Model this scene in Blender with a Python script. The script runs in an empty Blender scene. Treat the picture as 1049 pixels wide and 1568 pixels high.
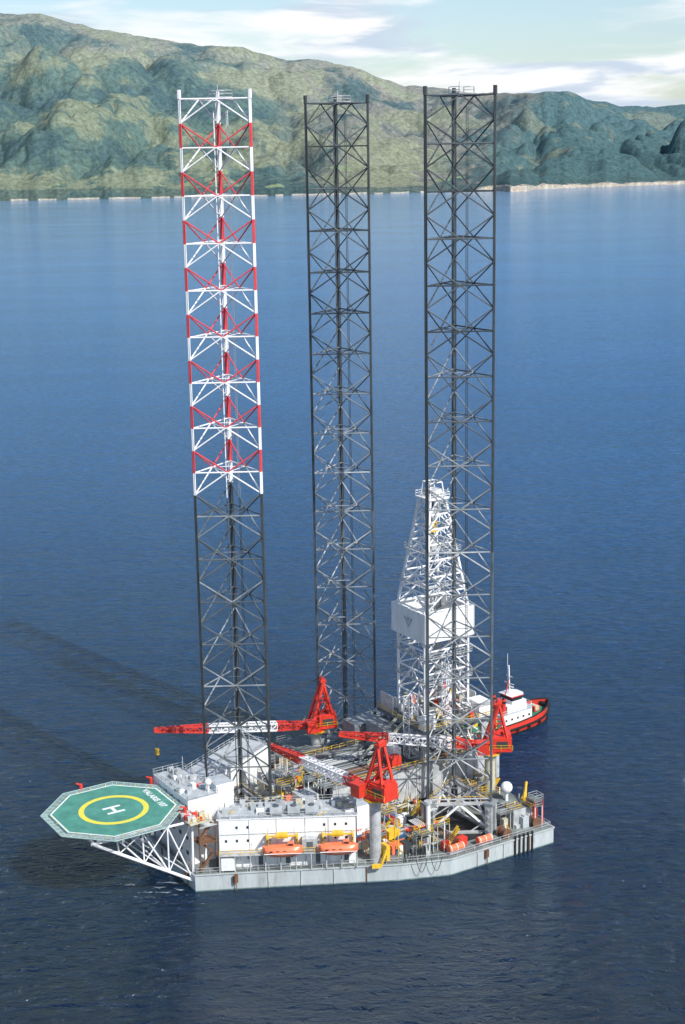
import bpy, math, random
from mathutils import Vector, Matrix, noise
random.seed(7)
sc = bpy.context.scene
sc.view_settings.view_transform = 'Standard'
sc.view_settings.look = 'None'
sc.view_settings.exposure = 0

# ------------------------------------------------------------ materials
def new_mat(name):
    m = bpy.data.materials.new(name); m.use_nodes = True
    return m, m.node_tree, m.node_tree.nodes['Principled BSDF']

def paint(name, col, rough=0.5, metal=0.0, var=0.25, scale=0.6, rust=0.0, streak=False):
    m, nt, b = new_mat(name)
    N = nt.nodes; L = nt.links
    tc = N.new('ShaderNodeTexCoord'); mp = N.new('ShaderNodeMapping')
    mp.inputs['Scale'].default_value = (1, 1, 0.18 if streak else 1)
    L.new(tc.outputs['Object'], mp.inputs['Vector'])
    n1 = N.new('ShaderNodeTexNoise'); n1.inputs['Scale'].default_value = scale
    n1.inputs['Detail'].default_value = 5; n1.inputs['Roughness'].default_value = 0.65
    L.new(mp.outputs[0], n1.inputs['Vector'])
    mr = N.new('ShaderNodeMapRange')
    mr.inputs['From Min'].default_value = 0.3; mr.inputs['From Max'].default_value = 0.7
    mr.inputs['To Min'].default_value = 1 - var; mr.inputs['To Max'].default_value = 1 + var * 0.4
    L.new(n1.outputs['Fac'], mr.inputs['Value'])
    hs = N.new('ShaderNodeHueSaturation'); hs.inputs['Color'].default_value = (*col, 1)
    L.new(mr.outputs[0], hs.inputs['Value'])
    out = hs.outputs[0]
    if rust > 0:
        n2 = N.new('ShaderNodeTexNoise'); n2.inputs['Scale'].default_value = scale * 2.3
        n2.inputs['Detail'].default_value = 7; n2.inputs['Roughness'].default_value = 0.7
        L.new(mp.outputs[0], n2.inputs['Vector'])
        m2 = N.new('ShaderNodeMapRange')
        m2.inputs['From Min'].default_value = 0.56; m2.inputs['From Max'].default_value = 0.7
        m2.inputs['To Max'].default_value = rust
        L.new(n2.outputs['Fac'], m2.inputs['Value'])
        mx = N.new('ShaderNodeMix'); mx.data_type = 'RGBA'
        L.new(m2.outputs[0], mx.inputs['Factor']); L.new(out, mx.inputs['A'])
        mx.inputs['B'].default_value = (0.16, 0.07, 0.035, 1)
        out = mx.outputs['Result']
    L.new(out, b.inputs['Base Color'])
    b.inputs['Roughness'].default_value = rough
    b.inputs['Metallic'].default_value = metal
    return m

MATS = {
 'hull':  paint('hull_grey_paint', (0.47,0.52,0.52), 0.45, 0, 0.22, 0.5, 0.5, True),
 'hullb': paint('boot_topping', (0.16,0.24,0.23), 0.5, 0, 0.4, 0.8, 0.5, True),
 'deck':  paint('deck_paint', (0.20,0.23,0.22), 0.7, 0, 0.5, 0.35, 0.6),
 'roof':  paint('roof_grey', (0.46,0.50,0.52), 0.6, 0, 0.3, 0.5, 0.25),
 'white': paint('white_paint', (0.84,0.85,0.84), 0.45, 0, 0.12, 0.7, 0.22, True),
 'wleg':  paint('white_leg_paint', (0.86,0.86,0.86), 0.45, 0, 0.12, 0.7, 0.1),
 'rleg':  paint('red_leg_paint', (0.68,0.07,0.08), 0.45, 0, 0.2, 0.7),
 'dark':  paint('weathered_steel', (0.055,0.065,0.07), 0.5, 0.1, 0.4, 0.3),
 'steel': paint('grey_steel', (0.12,0.14,0.15), 0.45, 0.1, 0.45, 0.25),
 'mid':   paint('faded_steel', (0.30,0.33,0.35), 0.45, 0.1, 0.55, 0.2, 0.3),
 'lsteel':paint('light_steel', (0.52,0.54,0.54), 0.45, 0.1, 0.4, 0.5, 0.4),
 'mark':  paint('grey_marking', (0.45,0.48,0.50), 0.5, 0, 0.3, 0.9),
 'red':   paint('red_paint', (0.70,0.05,0.03), 0.4, 0, 0.25, 0.8, 0.1),
 'orange':paint('orange_grp', (0.84,0.20,0.09), 0.35, 0, 0.15, 0.8),
 'yellow':paint('yellow_paint', (0.80,0.50,0.04), 0.45, 0, 0.3, 0.9, 0.2),
 'cream': paint('cream_paint', (0.58,0.55,0.40), 0.5, 0, 0.3, 0.9, 0.3),
 'green': paint('helideck_green', (0.085,0.29,0.22), 0.6, 0, 0.35, 0.3, 0.1),
 'wmark': paint('white_marking', (0.8,0.82,0.8), 0.6, 0, 0.12, 1.5),
 'ymark': paint('yellow_marking', (0.76,0.68,0.08), 0.6, 0, 0.15, 1.5),
 'glass': paint('dark_glass', (0.02,0.03,0.04), 0.1, 0, 0.2, 1),
 'black': paint('black_rubber', (0.02,0.02,0.022), 0.6, 0, 0.4, 1),
 'rust':  paint('rusty_steel', (0.18,0.09,0.05), 0.8, 0, 0.5, 0.9),
 'blue':  paint('blue_paint', (0.04,0.12,0.25), 0.5, 0, 0.3, 0.9),
 'net':   paint('net_frame', (0.42,0.56,0.52), 0.6, 0, 0.2, 0.9),
 'dgreen':paint('tug_deck_green', (0.04,0.22,0.12), 0.6, 0, 0.3, 0.9),
}
MK = list(MATS.keys())

# ------------------------------------------------------------ mesh builder
class MB:
    def __init__(s): s.v=[]; s.f=[]; s.m=[]
    def add(s, vs, fs, mat):
        b=len(s.v); s.v+= [tuple(x) for x in vs]
        k=MK.index(mat)
        for f in fs: s.f.append([b+i for i in f]); s.m.append(k)
    def beam(s,p,q,w,mat,n=4,w2=None,h=None):
        p=Vector(p); q=Vector(q); d=q-p
        if d.length<1e-5: return
        d.normalize()
        up=Vector((0,0,1)) if abs(d.z)<0.9 else Vector((1,0,0))
        a=d.cross(up).normalized(); b=a.cross(d).normalized()
        w2 = w if w2 is None else w2
        vs=[]
        for pt,ww in ((p,w),(q,w2)):
            r=ww/2*(1.414 if n==4 else 1)
            for i in range(n):
                t=2*math.pi*(i+.5)/n
                vs.append(pt+a*math.cos(t)*r+b*math.sin(t)*(r if h is None else h/2*1.414))
        fs=[(i,(i+1)%n,n+(i+1)%n,n+i) for i in range(n)]
        fs+= [tuple(range(n-1,-1,-1)), tuple(range(n,2*n))]
        s.add(vs,fs,mat)
    def box(s,c,sz,mat,rot=0.0,tilt=0):
        cx,cy,cz=c; x,y,z=[k/2 for k in sz]
        vs=[]
        for dz in(-z,z):
            for dx,dy in((-x,-y),(x,-y),(x,y),(-x,y)):
                vs.append((cx+dx*math.cos(rot)-dy*math.sin(rot), cy+dx*math.sin(rot)+dy*math.cos(rot), cz+dz+tilt*dx))
        s.add(vs,[(3,2,1,0),(4,5,6,7),(0,1,5,4),(1,2,6,5),(2,3,7,6),(3,0,4,7)],mat)
    def prism(s,poly,z0,z1,mat,top=None):
        n=len(poly)
        vs=[(x,y,z0) for x,y in poly]+[(x,y,z1) for x,y in poly]
        s.add(vs,[(i,(i+1)%n,n+(i+1)%n,n+i) for i in range(n)]+[tuple(range(n-1,-1,-1))],mat)
        s.add([(x,y,z1) for x,y in poly],[tuple(range(n))],top or mat)
    def cyl(s,c,r,z0,z1,mat,n=16,r2=None):
        s.beam((c[0],c[1],z0),(c[0],c[1],z1),2*r,mat,n=n,w2=None if r2 is None else 2*r2)
    def sphere(s,c,r,mat,sx=1,sy=1,sz=1,rot=0,nu=16,nv=10):
        vs=[];fs=[]
        for j in range(nv+1):
            ph=math.pi*j/nv
            for i in range(nu):
                th=2*math.pi*i/nu
                x=r*sx*math.sin(ph)*math.cos(th); y=r*sy*math.sin(ph)*math.sin(th); z=r*sz*math.cos(ph)
                vs.append((c[0]+x*math.cos(rot)-y*math.sin(rot),c[1]+x*math.sin(rot)+y*math.cos(rot),c[2]+z))
        for j in range(nv):
            for i in range(nu):
                fs.append((j*nu+i,(j+1)*nu+i,(j+1)*nu+(i+1)%nu,j*nu+(i+1)%nu))
        s.add(vs,fs,mat)
    def rail(s,pts,z,mat='lsteel',h=1.1,step=2.0,closed=False,w=0.09):
        pts=list(pts)
        if closed: pts.append(pts[0])
        for (x0,y0),(x1,y1) in zip(pts[:-1],pts[1:]):
            L=math.hypot(x1-x0,y1-y0); n=max(1,int(L/step))
            for hh in (h,h*.5): s.beam((x0,y0,z+hh),(x1,y1,z+hh),w*.8,mat)
            for i in range(n+1):
                t=i/n; s.beam((x0+(x1-x0)*t,y0+(y1-y0)*t,z),(x0+(x1-x0)*t,y0+(y1-y0)*t,z+h),w,mat)
    def lattice(s,p,q,w0,w1,n,th,matf,w0b=None,w1b=None):
        p=Vector(p);q=Vector(q);d=(q-p).normalized()
        up=Vector((0,0,1)) if abs(d.z)<.9 else Vector((1,0,0))
        a=d.cross(up).normalized(); b=a.cross(d).normalized()
        w0b=w0b or w0; w1b=w1b or w1
        rings=[]
        for i in range(n+1):
            t=i/n; c=p.lerp(q,t); w=(w0+(w1-w0)*t)/2; h=(w0b+(w1b-w0b)*t)/2
            rings.append([c+a*w*x+b*h*y for x,y in((-1,-1),(1,-1),(1,1),(-1,1))])
        for i in range(n):
            m=matf((i+.5)/n)
            for k in range(4):
                s.beam(rings[i][k],rings[i+1][k],th,m)
                k2=(k+1)%4
                if i%2==0: s.beam(rings[i][k],rings[i+1][k2],th*.65,m)
                else: s.beam(rings[i][k2],rings[i+1][k],th*.65,m)
                s.beam(rings[i][k],rings[i][k2],th*.65,m)
    def obj(s,name,parent=None,origin=(0,0,0),smooth=False):
        o=Vector(origin)
        me=bpy.data.meshes.new(name)
        me.from_pydata([tuple(Vector(x)-o) for x in s.v],[],s.f)
        used=sorted(set(s.m)); 
        for k in used: me.materials.append(MATS[MK[k]])
        mp={k:i for i,k in enumerate(used)}
        me.polygons.foreach_set('material_index',[mp[k] for k in s.m])
        if smooth: me.polygons.foreach_set('use_smooth',[True]*len(s.f))
        me.update()
        ob=bpy.data.objects.new(name,me); sc.collection.objects.link(ob)
        if parent: ob.parent=parent
        return ob

RIG=Matrix.Translation((-22,289,0))@Matrix.Rotation(math.radians(31.5),4,'Z')
def empty(name,origin=(0,0,0),M=RIG):
    e=bpy.data.objects.new(name,None); e.empty_display_size=2
    sc.collection.objects.link(e); e.matrix_world=M@Matrix.Translation(origin)
    return e
# local frame: +x aft, +y port, -y starboard, z up.  DZ = main deck level
DZ=3.6
rig=empty('jackup_drilling_rig')

# ------------------------------------------------------------ hull
outline=[(-16.1,-11.2),(-9,-14.6),(19.4,-29.2),(29.2,-33),(55.3,-33),(55.3,33),(29.2,33),(19.4,29.2),(-9,14.6),(-16.1,11.2)]
h=MB()
h.prism(outline,-4.5,0.25,'hullb')
h.prism(outline,0.25,DZ,'hull','deck')
def off(poly,d):
    cx=sum(p[0] for p in poly)/len(poly)
    return [((x-cx)*(1+d/38)+cx,y*(1+d/33)) for x,y in poly]
o2=off(outline,0.12)
for i in range(len(o2)):
    a=o2[i]; b=o2[(i+1)%len(o2)]
    h.beam((*a,DZ-0.1),(*b,DZ-0.1),0.22,'hull')
    L=math.hypot(b[0]-a[0],b[1]-a[1]); n=int(L/6)
    for k in range(1,n):
        t=k/n; x=a[0]+(b[0]-a[0])*t; y=a[1]+(b[1]-a[1])*t
        if random.random()<.75: h.beam((x,y,0.2),(x,y,DZ-.15),0.2,'lsteel' if random.random()<.5 else 'rust')
for k in range(5):
    h.beam((45.2+k*1.1,-33.15,-.5),(45.2+k*1.1,-33.15,DZ+.6),0.35,'black')
for x,y in((-9.2,-14.9),(38,-33.2),(-16.3,-8)):
    h.box((x,y,2.4),(1.0,.5,1.6),'rust',.4); h.beam((x,y-.1,2),(x,y-.3,-1),.14,'rust')
h.obj('hull',rig)
r=MB(); r.rail(off(outline,-.5),DZ,'lsteel',closed=True); r.obj('deck_railing',rig)

# ------------------------------------------------------------ legs
LEGS={'bow':(0,0),'port':(39.2,21.6),'starboard':(39.2,-21.6)}
RC=7.4; PITCH=8.65; ZT=149.6
def leg(name,c,painted):
    g=MB(); rr=random.Random(name)
    ch=[(c[0]+RC*math.cos(math.radians(a)),c[1]+RC*math.sin(math.radians(a))) for a in(60,180,300)]
    def cm(z,kind):
        if painted:
            if z>75.4:
                k=((ZT-z)/PITCH)%1.0
                return 'wleg' if (k<0.5 or z>ZT) else 'rleg'
            return 'dark' if kind=='c' else ('steel' if rr.random()<.75 else 'mid')
        if kind=='c': return 'dark' if z>62 else 'steel'
        if z>104: return 'steel' if rr.random()<.4 else 'dark'
        if z>84: return 'steel' if rr.random()<.5 else 'mid'
        return 'mid' if rr.random()<.7 else 'lsteel'
    nb=17; half=PITCH/2
    for x,y in ch:
        g.beam((x,y,ZT),(x,y,ZT+1.6),0.8,cm(ZT+1,'c'),n=8)
        for k in range(2*nb):
            z1=ZT-k*half; z0=z1-half
            if z0<-4: break
            m=cm((z0+z1)/2,'c')
            g.beam((x,y,z0),(x,y,z1),0.54,m,n=8)
            dx,dy=(c[0]-x)/RC,(c[1]-y)/RC
            for s_ in(-1,1): g.beam((x-dy*.38*s_,y+dx*.38*s_,z0),(x-dy*.38*s_,y+dx*.38*s_,z1),0.13,m)
    for k in range(nb+1):
        z=ZT-k*PITCH
        if z<2: break
        mids=[]
        for i in range(3):
            a=ch[i]; b=ch[(i+1)%3]; mdl=((a[0]+b[0])/2,(a[1]+b[1])/2); mids.append(mdl)
            mh=cm(z-.1,'b')
            g.beam((*a,z),(*b,z),0.29,mh,n=6)
            for zz in (z-half,z+half):
                if zz>ZT+1 or zz<-3: continue
                mm=cm((z+zz)/2,'b')
                g.beam((*mdl,z),(*a,zz),0.28,mm,n=6); g.beam((*mdl,z),(*b,zz),0.28,mm,n=6)
        for i in range(3): g.beam((*mids[i],z),(*mids[(i+1)%3],z),0.15,cm(z-.1,'b'),n=6)
    for ox,oy,w in((2.6,0.4,.08),(2.6,1.0,.08),(0.6,2.2,.16)):
        for k in range(2*nb-2):
            z1=ZT-2-k*half
            g.beam((c[0]+ox,c[1]+oy,z1-half),(c[0]+ox,c[1]+oy,z1),w,'wleg' if (painted and z1>78) else 'steel')
    for k in range(270):
        z=ZT-2-k*.5
        g.beam((c[0]+2.6,c[1]+.4,z),(c[0]+2.6,c[1]+1.0,z),.06,'wleg' if (painted and z>76) else 'steel')
    g.box((c[0]+1.5,c[1]+1,ZT+.4),(3.4,3.2,.15),'lsteel')
    g.rail([(c[0]-.2,c[1]-.6),(c[0]+3.2,c[1]-.6),(c[0]+3.2,c[1]+2.6),(c[0]-.2,c[1]+2.6)],ZT+.5,'lsteel',closed=True,w=.12)
    g.beam((c[0]+1,c[1]+1,ZT+.5),(c[0]+1,c[1]+1,ZT+2.6),.1,'lsteel')
    g.obj(name+'_leg',rig)
    j=MB()
    for x,y in ch:
        dx,dy=(x-c[0])/RC,(y-c[1])/RC
        rot=math.atan2(dy,dx)
        for sgn in(-1,1):
            px,py=x-dy*1.05*sgn,y+dx*1.05*sgn
            j.box((px,py,DZ+3.2),(1.4,.7,6.4),'lsteel',rot)
            for q in range(4): j.beam((px-dy*.4*sgn,py+dx*.4*sgn,DZ+1+q*1.5),(px-dy*1.1*sgn,py+dx*1.1*sgn,DZ+1+q*1.5),.8,'mid',n=10)
        j.box((x,y,DZ+6.7),(2.0,3.0,.5),'mid',rot)
    for i in range(3):
        a=ch[i];b=ch[(i+1)%3]
        j.beam((*a,DZ+6.6),(*b,DZ+6.6),.55,'lsteel'); j.beam((*a,DZ+.3),(*b,DZ+.3),.5,'lsteel')
        m=((a[0]+b[0])/2,(a[1]+b[1])/2)
        j.beam((*a,DZ+.5),(*m,DZ+6.4),.42,'wleg'); j.beam((*b,DZ+.5),(*m,DZ+6.4),.42,'wleg')
        j.rail([a,b],DZ+7.0,'yellow')
    w=[(c[0]+8.0*math.cos(t*math.pi/3+.0),c[1]+8.0*math.sin(t*math.pi/3+.0)) for t in range(6)]
    j.add([(x,y,DZ+.02) for x,y in w],[tuple(range(6))],'black')
    j.obj(name+'_jacking_frame',rig)
leg('bow',LEGS['bow'],True); leg('port',LEGS['port'],False); leg('starboard',LEGS['starboard'],False)

# ------------------------------------------------------------ accommodation
ac=MB()
ZR=13.6; ZB=17.2
def block(sgn):
    P=[(-10.6,-11.2*1),(12.8,-24.1),(16.4,-17.5),(-7,-4.8)]
    P=[(x,y*sgn) for x,y in P]
    if sgn<0: P=P[::-1]
    return P
for sgn in(1,-1):
    P=block(sgn); ac.prism(P,DZ,ZR,'white','roof')
    ac.prism([((x-2.9)*1.03+2.9,(y+14.4*sgn)*1.04-14.4*sgn) for x,y in P],ZR+.003,ZR+.22,'white','roof')
    ac.rail(P,ZR+.2,'lsteel',closed=True)
bowP=[(-15,-7.0),(-8.4,-7.0),(-8.4,9),(-15,9)]
ac.prism(bowP,DZ,ZB,'white','roof'); ac.rail(bowP,ZB,'lsteel',closed=True)
ac.prism([(-8.4,-6.3),(-4.6,-6.3),(-4.6,-1.5),(-8.39,-1.5)],ZR,18.6,'white','roof')
A=Vector((-10.6,-11.2,0)); B=Vector((12.8,-24.1,0)); D=(B-A).normalized(); NRM=Vector((D.y,-D.x,0))
Lw=(B-A).length; rotw=math.atan2(D.y,D.x)
def wp(t,o,z): p=A+D*(t*Lw)+NRM*o; return (p.x,p.y,z)
for i in range(12):
    for z in (12.0,9.2,5.6):
        if random.random()<.5:
            ac.box(wp(.05+.08*i,.03,z),(.42,.1,.5),'glass',rotw)
for z in(10.6,7.2):
    ac.box(wp(.5,.06,z),(Lw*.98,.12,.1),'lsteel',rotw)
for t in (.22,.42,.63,.8): ac.box(wp(t,.05,8.6),(.1,.1,9.8),'lsteel',rotw)
for i in range(16): ac.box(wp(random.random(),.04,random.uniform(4.5,11)),(.08,.09,random.uniform(.8,3)),'cream',rotw)
ac.box(wp(.5,1.1,7.0),(Lw,2.1,.16),'lsteel',rotw)
p0=wp(0,2.1,0);p1=wp(1,2.1,0); ac.rail([p0[:2],p1[:2]],7.1,'yellow')
for t in [i/9 for i in range(10)]: ac.beam(wp(t,2.0,DZ),wp(t,2.0,7),.2,'lsteel')
for t in(.1,.3,.5,.72,.93):
    ac.box(wp(t,.06,4.8),(.9,.1,2.0),'steel',rotw)
ac.box(wp(.06,1.2,5.2),(2.6,2.0,2.4),'white',rotw)
ac.box(wp(.66,1.0,8.5),(3.0,1.6,2.6),'lsteel',rotw); ac.box(wp(.66,1.85,8.7),(1.2,.1,1.2),'steel',rotw)
for z in(6,9.2,12.4,15.6):
    for y in(-6,-3,0,3,6): ac.box((-15.03,y,z),(.1,.9,.8),'glass')
ac.box((-12.9,-9.5,9.5),(3.8,3.6,.15),'rust'); ac.box((-12.9,-9.5,13),(3.8,3.6,.15),'lsteel')
for x,y in((-14.7,-11),(-11.2,-11),(-14.7,-8)): ac.beam((x,y,DZ),(x,y,14),.25,'rust')
for i in range(3): ac.beam((-14.5+(i%2)*3,-10.2,DZ+i*3.2),(-11.5-(i%2)*3,-10.2,DZ+3.2+i*3.2),.5,'rust')
random.seed(3)
for i in range(40):
    t=random.uniform(.03,.97); o=-random.uniform(1.,6.6); x,y,_=wp(t,o,0)
    sz=(random.uniform(.5,2.0),random.uniform(.5,1.5),random.uniform(.3,1.5))
    ac.box((x,y,ZR+.22+sz[2]/2),sz,random.choice(['roof','lsteel','white','lsteel','mid','cream']),rotw)
for i in range(18):
    t=random.uniform(.03,.97); x,y,_=wp(t,-random.uniform(.6,6),0)
    ac.beam((x,y,ZR+.3),(x+random.uniform(-3,3),y+random.uniform(-1,1),ZR+.4),.16,random.choice(['lsteel','yellow','white']))
for i in range(20):
    x=random.uniform(-14.5,-9); y=random.uniform(-6.5,8.5)
    sz=(random.uniform(.5,1.8),random.uniform(.5,1.6),random.uniform(.3,1.1))
    ac.box((x,y,ZB+sz[2]/2),sz,random.choice(['roof','lsteel','white','red','mid']))
for i in range(7):
    x=random.uniform(-14.5,-9); y=random.uniform(-6.5,8.5)
    ac.beam((x,y,ZB),(x,y,ZB+random.uniform(1.5,5)),.1,'lsteel')
for t in(.42,.55,.68): 
    x,y,_=wp(t,-1.4,0); ac.box((x,y,ZR+1.2),(2.4,1.8,1.5),'roof',rotw); ac.cyl((x,y),.6,ZR+1.95,ZR+2.2,'steel')
ac.sphere((-9.5,-5,ZB+2),0.7,'white'); ac.cyl((-9.5,-5),.25,ZB,ZB+1.5,'white')
ac.obj('accommodation_block',rig)

# ------------------------------------------------------------ central deck buildings and clutter
cl=MB()
random.seed(21)
cl.prism([(9,-9),(24,-9.5),(24,9.5),(9,9)],DZ,9.2,'lsteel','deck'); cl.rail([(9,-9),(24,-9.5),(24,9.5),(9,9)],9.2,'yellow',closed=True)
cl.prism([(17.5,-17),(23,-17),(23,-10),(17.5,-10)],DZ,11.5,'white','roof')
cl.prism([(25,13),(31,13),(31,27),(25,27)],DZ,9.5,'lsteel','deck')
cl.prism([(48,-29),(53,-29),(53,-20),(48,-20)],DZ,7.5,'lsteel','deck')
cl.box((20.2,-13.5,11.8),(3,3,.9),'mid')
cl.prism([(10,-8),(14,-8),(14,-4),(10,-4)],9.2,12,'white','roof'); cl.prism([(10,2),(13,2),(13,7),(10,7)],9.2,12.4,'white','roof')
for x in(10.2,14.8): cl.box((x,-9.3,6.2),(1.6,.2,3.2),'glass')
def inpoly(x,y):
    if x<-14 or x>54: return False
    w=31.5 if x>29 else 11+ (x+16)*.47
    return abs(y)<w-1.5
def free(x,y):
    if not inpoly(x,y): return False
    for c in LEGS.values():
        if math.hypot(x-c[0],y-c[1])<9.0: return False
    if abs(y)<9.5 and x>17: return False
    if x<17 and abs(y)>0 and (abs(y)> 4.8+(x+7)*.55-.5) : return x>14.5 and abs(y)<20
    return True
cols=['lsteel','lsteel','mid','steel','white','roof','cream','yellow','orange','rust','blue','dark','lsteel','cream','red','white']
cnt=0
while cnt<620:
    x=random.uniform(-5,54); y=random.uniform(-32,32)
    if not free(x,y): continue
    cnt+=1
    base=DZ; 
    if 9<x<24 and abs(y)<9: base=9.2
    k=random.random(); m=random.choice(cols); rot=random.choice([0,0,math.pi/2,.2])
    if k<.32:
        sz=(random.uniform(.6,2.6),random.uniform(.6,1.7),random.uniform(.5,2.4))
        cl.box((x,y,base+sz[2]/2),sz,m,rot)
        if random.random()<.6: cl.box((x,y,base+sz[2]+.15),(sz[0]*.6,sz[1]*.5,.3),random.choice(cols),rot)
    elif k<.45:
        cl.cyl((x,y),random.uniform(.3,.9),base,base+random.uniform(1.0,3.4),m,n=14)
    elif k<.66:
        L=random.uniform(2,8); a=random.choice([0,math.pi/2]); zz=base+random.uniform(.3,3.5)
        for q in range(random.randint(1,5)):
            ox=q*.45
            cl.beam((x-math.cos(a)*L/2+ox*math.sin(a),y-math.sin(a)*L/2+ox*math.cos(a),zz),(x+math.cos(a)*L/2+ox*math.sin(a),y+math.sin(a)*L/2+ox*math.cos(a),zz),random.uniform(.14,.3),m,n=6)
    elif k<.82:
        hh=random.uniform(2.5,6); w=random.uniform(1.5,3.5); d=random.uniform(1.5,3)
        for a,b in((-1,-1),(1,-1),(1,1),(-1,1)): cl.beam((x+a*w/2,y+b*d/2,base),(x+a*w/2,y+b*d/2,base+hh),.14,m)
        cl.box((x,y,base+hh),(w,d,.14),'deck')
        cl.rail([(x-w/2,y-d/2),(x+w/2,y-d/2),(x+w/2,y+d/2),(x-w/2,y+d/2)],base+hh,random.choice(['yellow','lsteel']),closed=True)
    elif k<.92:
        cl.beam((x,y,base),(x,y,base+random.uniform(2,7)),.15,random.choice(['lsteel','white','yellow']))
        cl.beam((x,y,base+2),(x+1.6,y+.4,base),.12,'yellow')
    else:
        cl.beam((x,y,base),(x+3,y,base+3.4),.7,'yellow',h=.12)
for x,y,L in((30,-31.2,3.6),(37,-31.4,3.4)):
    cl.beam((x,y,DZ+1.1),(x+L,y,DZ+1.1),1.5,'orange',n=12); 
    for q in(.3,L/2,L-.3): cl.beam((x+q,y,DZ+1.1),(x+q+.12,y,DZ+1.1),1.56,'white',n=12)
    cl.box((x+L/2,y,DZ+.25),(L,1.2,.3),'lsteel')
cl.box((22.5,-24.5,DZ+1.0),(4.2,2.0,1.8),'orange'); cl.box((23,-21.5,DZ+2.6),(2.6,1.8,1.6),'yellow'); cl.box((17.8,-27,DZ+2.2),(.8,2.0,3.2),'yellow')
cl.beam((15.8,-28.2,DZ),(17.2,-28.3,DZ+3.2),.45,'yellow'); cl.beam((15.8,-28.2,DZ+.2),(14.2,-27.6,DZ+.2),.7,'yellow')
cl.cyl((28.4,-26.5),.45,DZ,DZ+9.6,'white'); cl.cyl((28.4,-26.5),.8,DZ+9.6,DZ+10.1,'lsteel')
cl.sphere((50,-24,10.4),1.25,'white'); cl.cyl((50,-24),.35,7.5,9.4,'white')
for i in range(9):
    x=20.5+i*.8; cl.beam((x,-29.4,DZ),(x,-29.7,DZ+2.6),.12,'black')
    cl.beam((x,-29.7,DZ+2.6),(x+.5,-29.4,DZ),.12,'black')
for x0 in(22.0,24.8):
    pr=None
    for i in range(13):
        t=i/12; xx=x0+2.0*t; p=(xx,-30.3-(xx-19.4)*.39-.25,DZ+1-2.6*math.sin(math.pi*t))
        if pr: cl.beam(pr,p,.13,'black',n=6)
        pr=p
cl.cyl((53,-26),.4,DZ,DZ+4.5,'yellow'); cl.beam((53,-26,DZ+4.5),(54.2,-25.3,DZ+7.5),.4,'yellow'); cl.beam((54.2,-25.3,DZ+7.5),(52,-28,DZ+5.5),.3,'yellow')
for x,y in((52.5,-30),(53.5,18),(50,29),(44,-31)):
    cl.beam((x,y-1,DZ+1),(x,y+1,DZ+1),1.7,'rust',n=14); 
    for s_ in(-1,1): cl.beam((x,y+s_*1.05,DZ+1),(x,y+s_*1.15,DZ+1),2.3,'rust',n=14)
cl.obj('deck_equipment',rig)

# ------------------------------------------------------------ cantilever and drill floor
ca=MB()
random.seed(5)
for y in(-8,8):
    ca.box((38.5,y,8.6),(43,1.0,7.6),'lsteel')
    for i in range(15): ca.box((18.5+i*2.9,y,8.6),(.2,1.3,7.5),'lsteel')
    ca.box((38.5,y,12.5),(43.4,1.6,.3),'mid')
    ca.rail([(17,y*1.08),(60,y*1.08)],12.7,'yellow')
ca.box((29,0,11.6),(22,15,.4),'deck')
for i in range(26):
    ca.beam((19,-6.6+i*.5,12.1+random.uniform(0,.5)),(36+random.uniform(-3,2),-6.6+i*.5,12.1+random.uniform(0,.5)),.3,random.choice(['steel','rust','lsteel','mid']),n=6)
for i in range(8): ca.beam((42+i*2.2,-7.4,12.4),(42+i*2.2,7.4,12.4),.5,'lsteel')
for x in(40.5,56):
    for y in(-7.5,7.5):
        ca.beam((x,y,12.5),(x,y,19.6),.9,'lsteel')
for y in(-7.5,7.5):
    ca.beam((40.5,y,12.8),(56,y,19.4),.5,'lsteel'); ca.beam((56,y,12.8),(40.5,y,19.4),.5,'lsteel')
    ca.beam((40.5,y,19.4),(56,y,19.4),.6,'lsteel')
for x in(40.5,56):
    ca.beam((x,-7.5,12.8),(x,7.5,19.4),.5,'lsteel'); ca.beam((x,7.5,12.8),(x,-7.5,19.4),.5,'lsteel')
ca.prism([(39.5,-9),(58,-9),(58,9),(39.5,9)],19.4,20.0,'steel','deck')
ca.rail([(39.5,-9),(58,-9),(58,9),(39.5,9)],20,'yellow',closed=True)
ca.box((40,6,22),(.15,5,4),'lsteel'); ca.box((41.2,-7.8,21.5),(3,2,3),'white'); ca.box((56,-6.5,21.6),(3.4,4.4,3.2),'white'); ca.box((57.9,2,21.6),(.15,9,3.4),'white')
ca.box((38,4,15.5),(5,7,6),'mid'); ca.box((37,11.5,14),(7,5,6),'mid'); ca.box((36,-2,14),(2,4,3),'white')
ca.box((34.5,-5,13.4),(2.4,2.2,2.2),'red'); ca.box((47,-9.4,16),(3,.8,2.4),'orange')
ca.beam((30,-1.4,12.4),(39.6,-1.4,20),.8,'cream',h=.2); ca.beam((30,1.4,12.4),(39.6,1.4,20),.8,'cream',h=.2)
for i in range(48):
    x=random.uniform(42,57);y=random.uniform(-8,8)
    sz=(random.uniform(.5,1.8),random.uniform(.5,1.6),random.uniform(.6,2.6))
    ca.box((x,y,20+sz[2]/2),sz,random.choice(['lsteel','steel','white','red','cream','yellow','dark','orange']))
for i in range(60):
    x=random.uniform(41,57);y=random.uniform(-7.5,7.5); L=random.uniform(2,6)
    ca.beam((x,y,13+random.random()*5),(x+random.choice([0,L]),y+random.choice([0,-L,L])*.5,13+random.random()*5),.28,random.choice(['lsteel','cream','steel','white']),n=6)
ca.cyl((50,0),.9,5,16,'mid'); ca.box((50,0,9),(2.2,2.2,2.4),'red'); ca.cyl((50,0),.38,-4,5,'steel')
for i in range(4): ca.beam((44+(i%2)*4,-9.6,DZ+i*4.1),(48-(i%2)*4,-9.6,DZ+4.1+i*4.1),.7,'cream',h=.15)
ca.obj('cantilever',rig)

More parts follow.
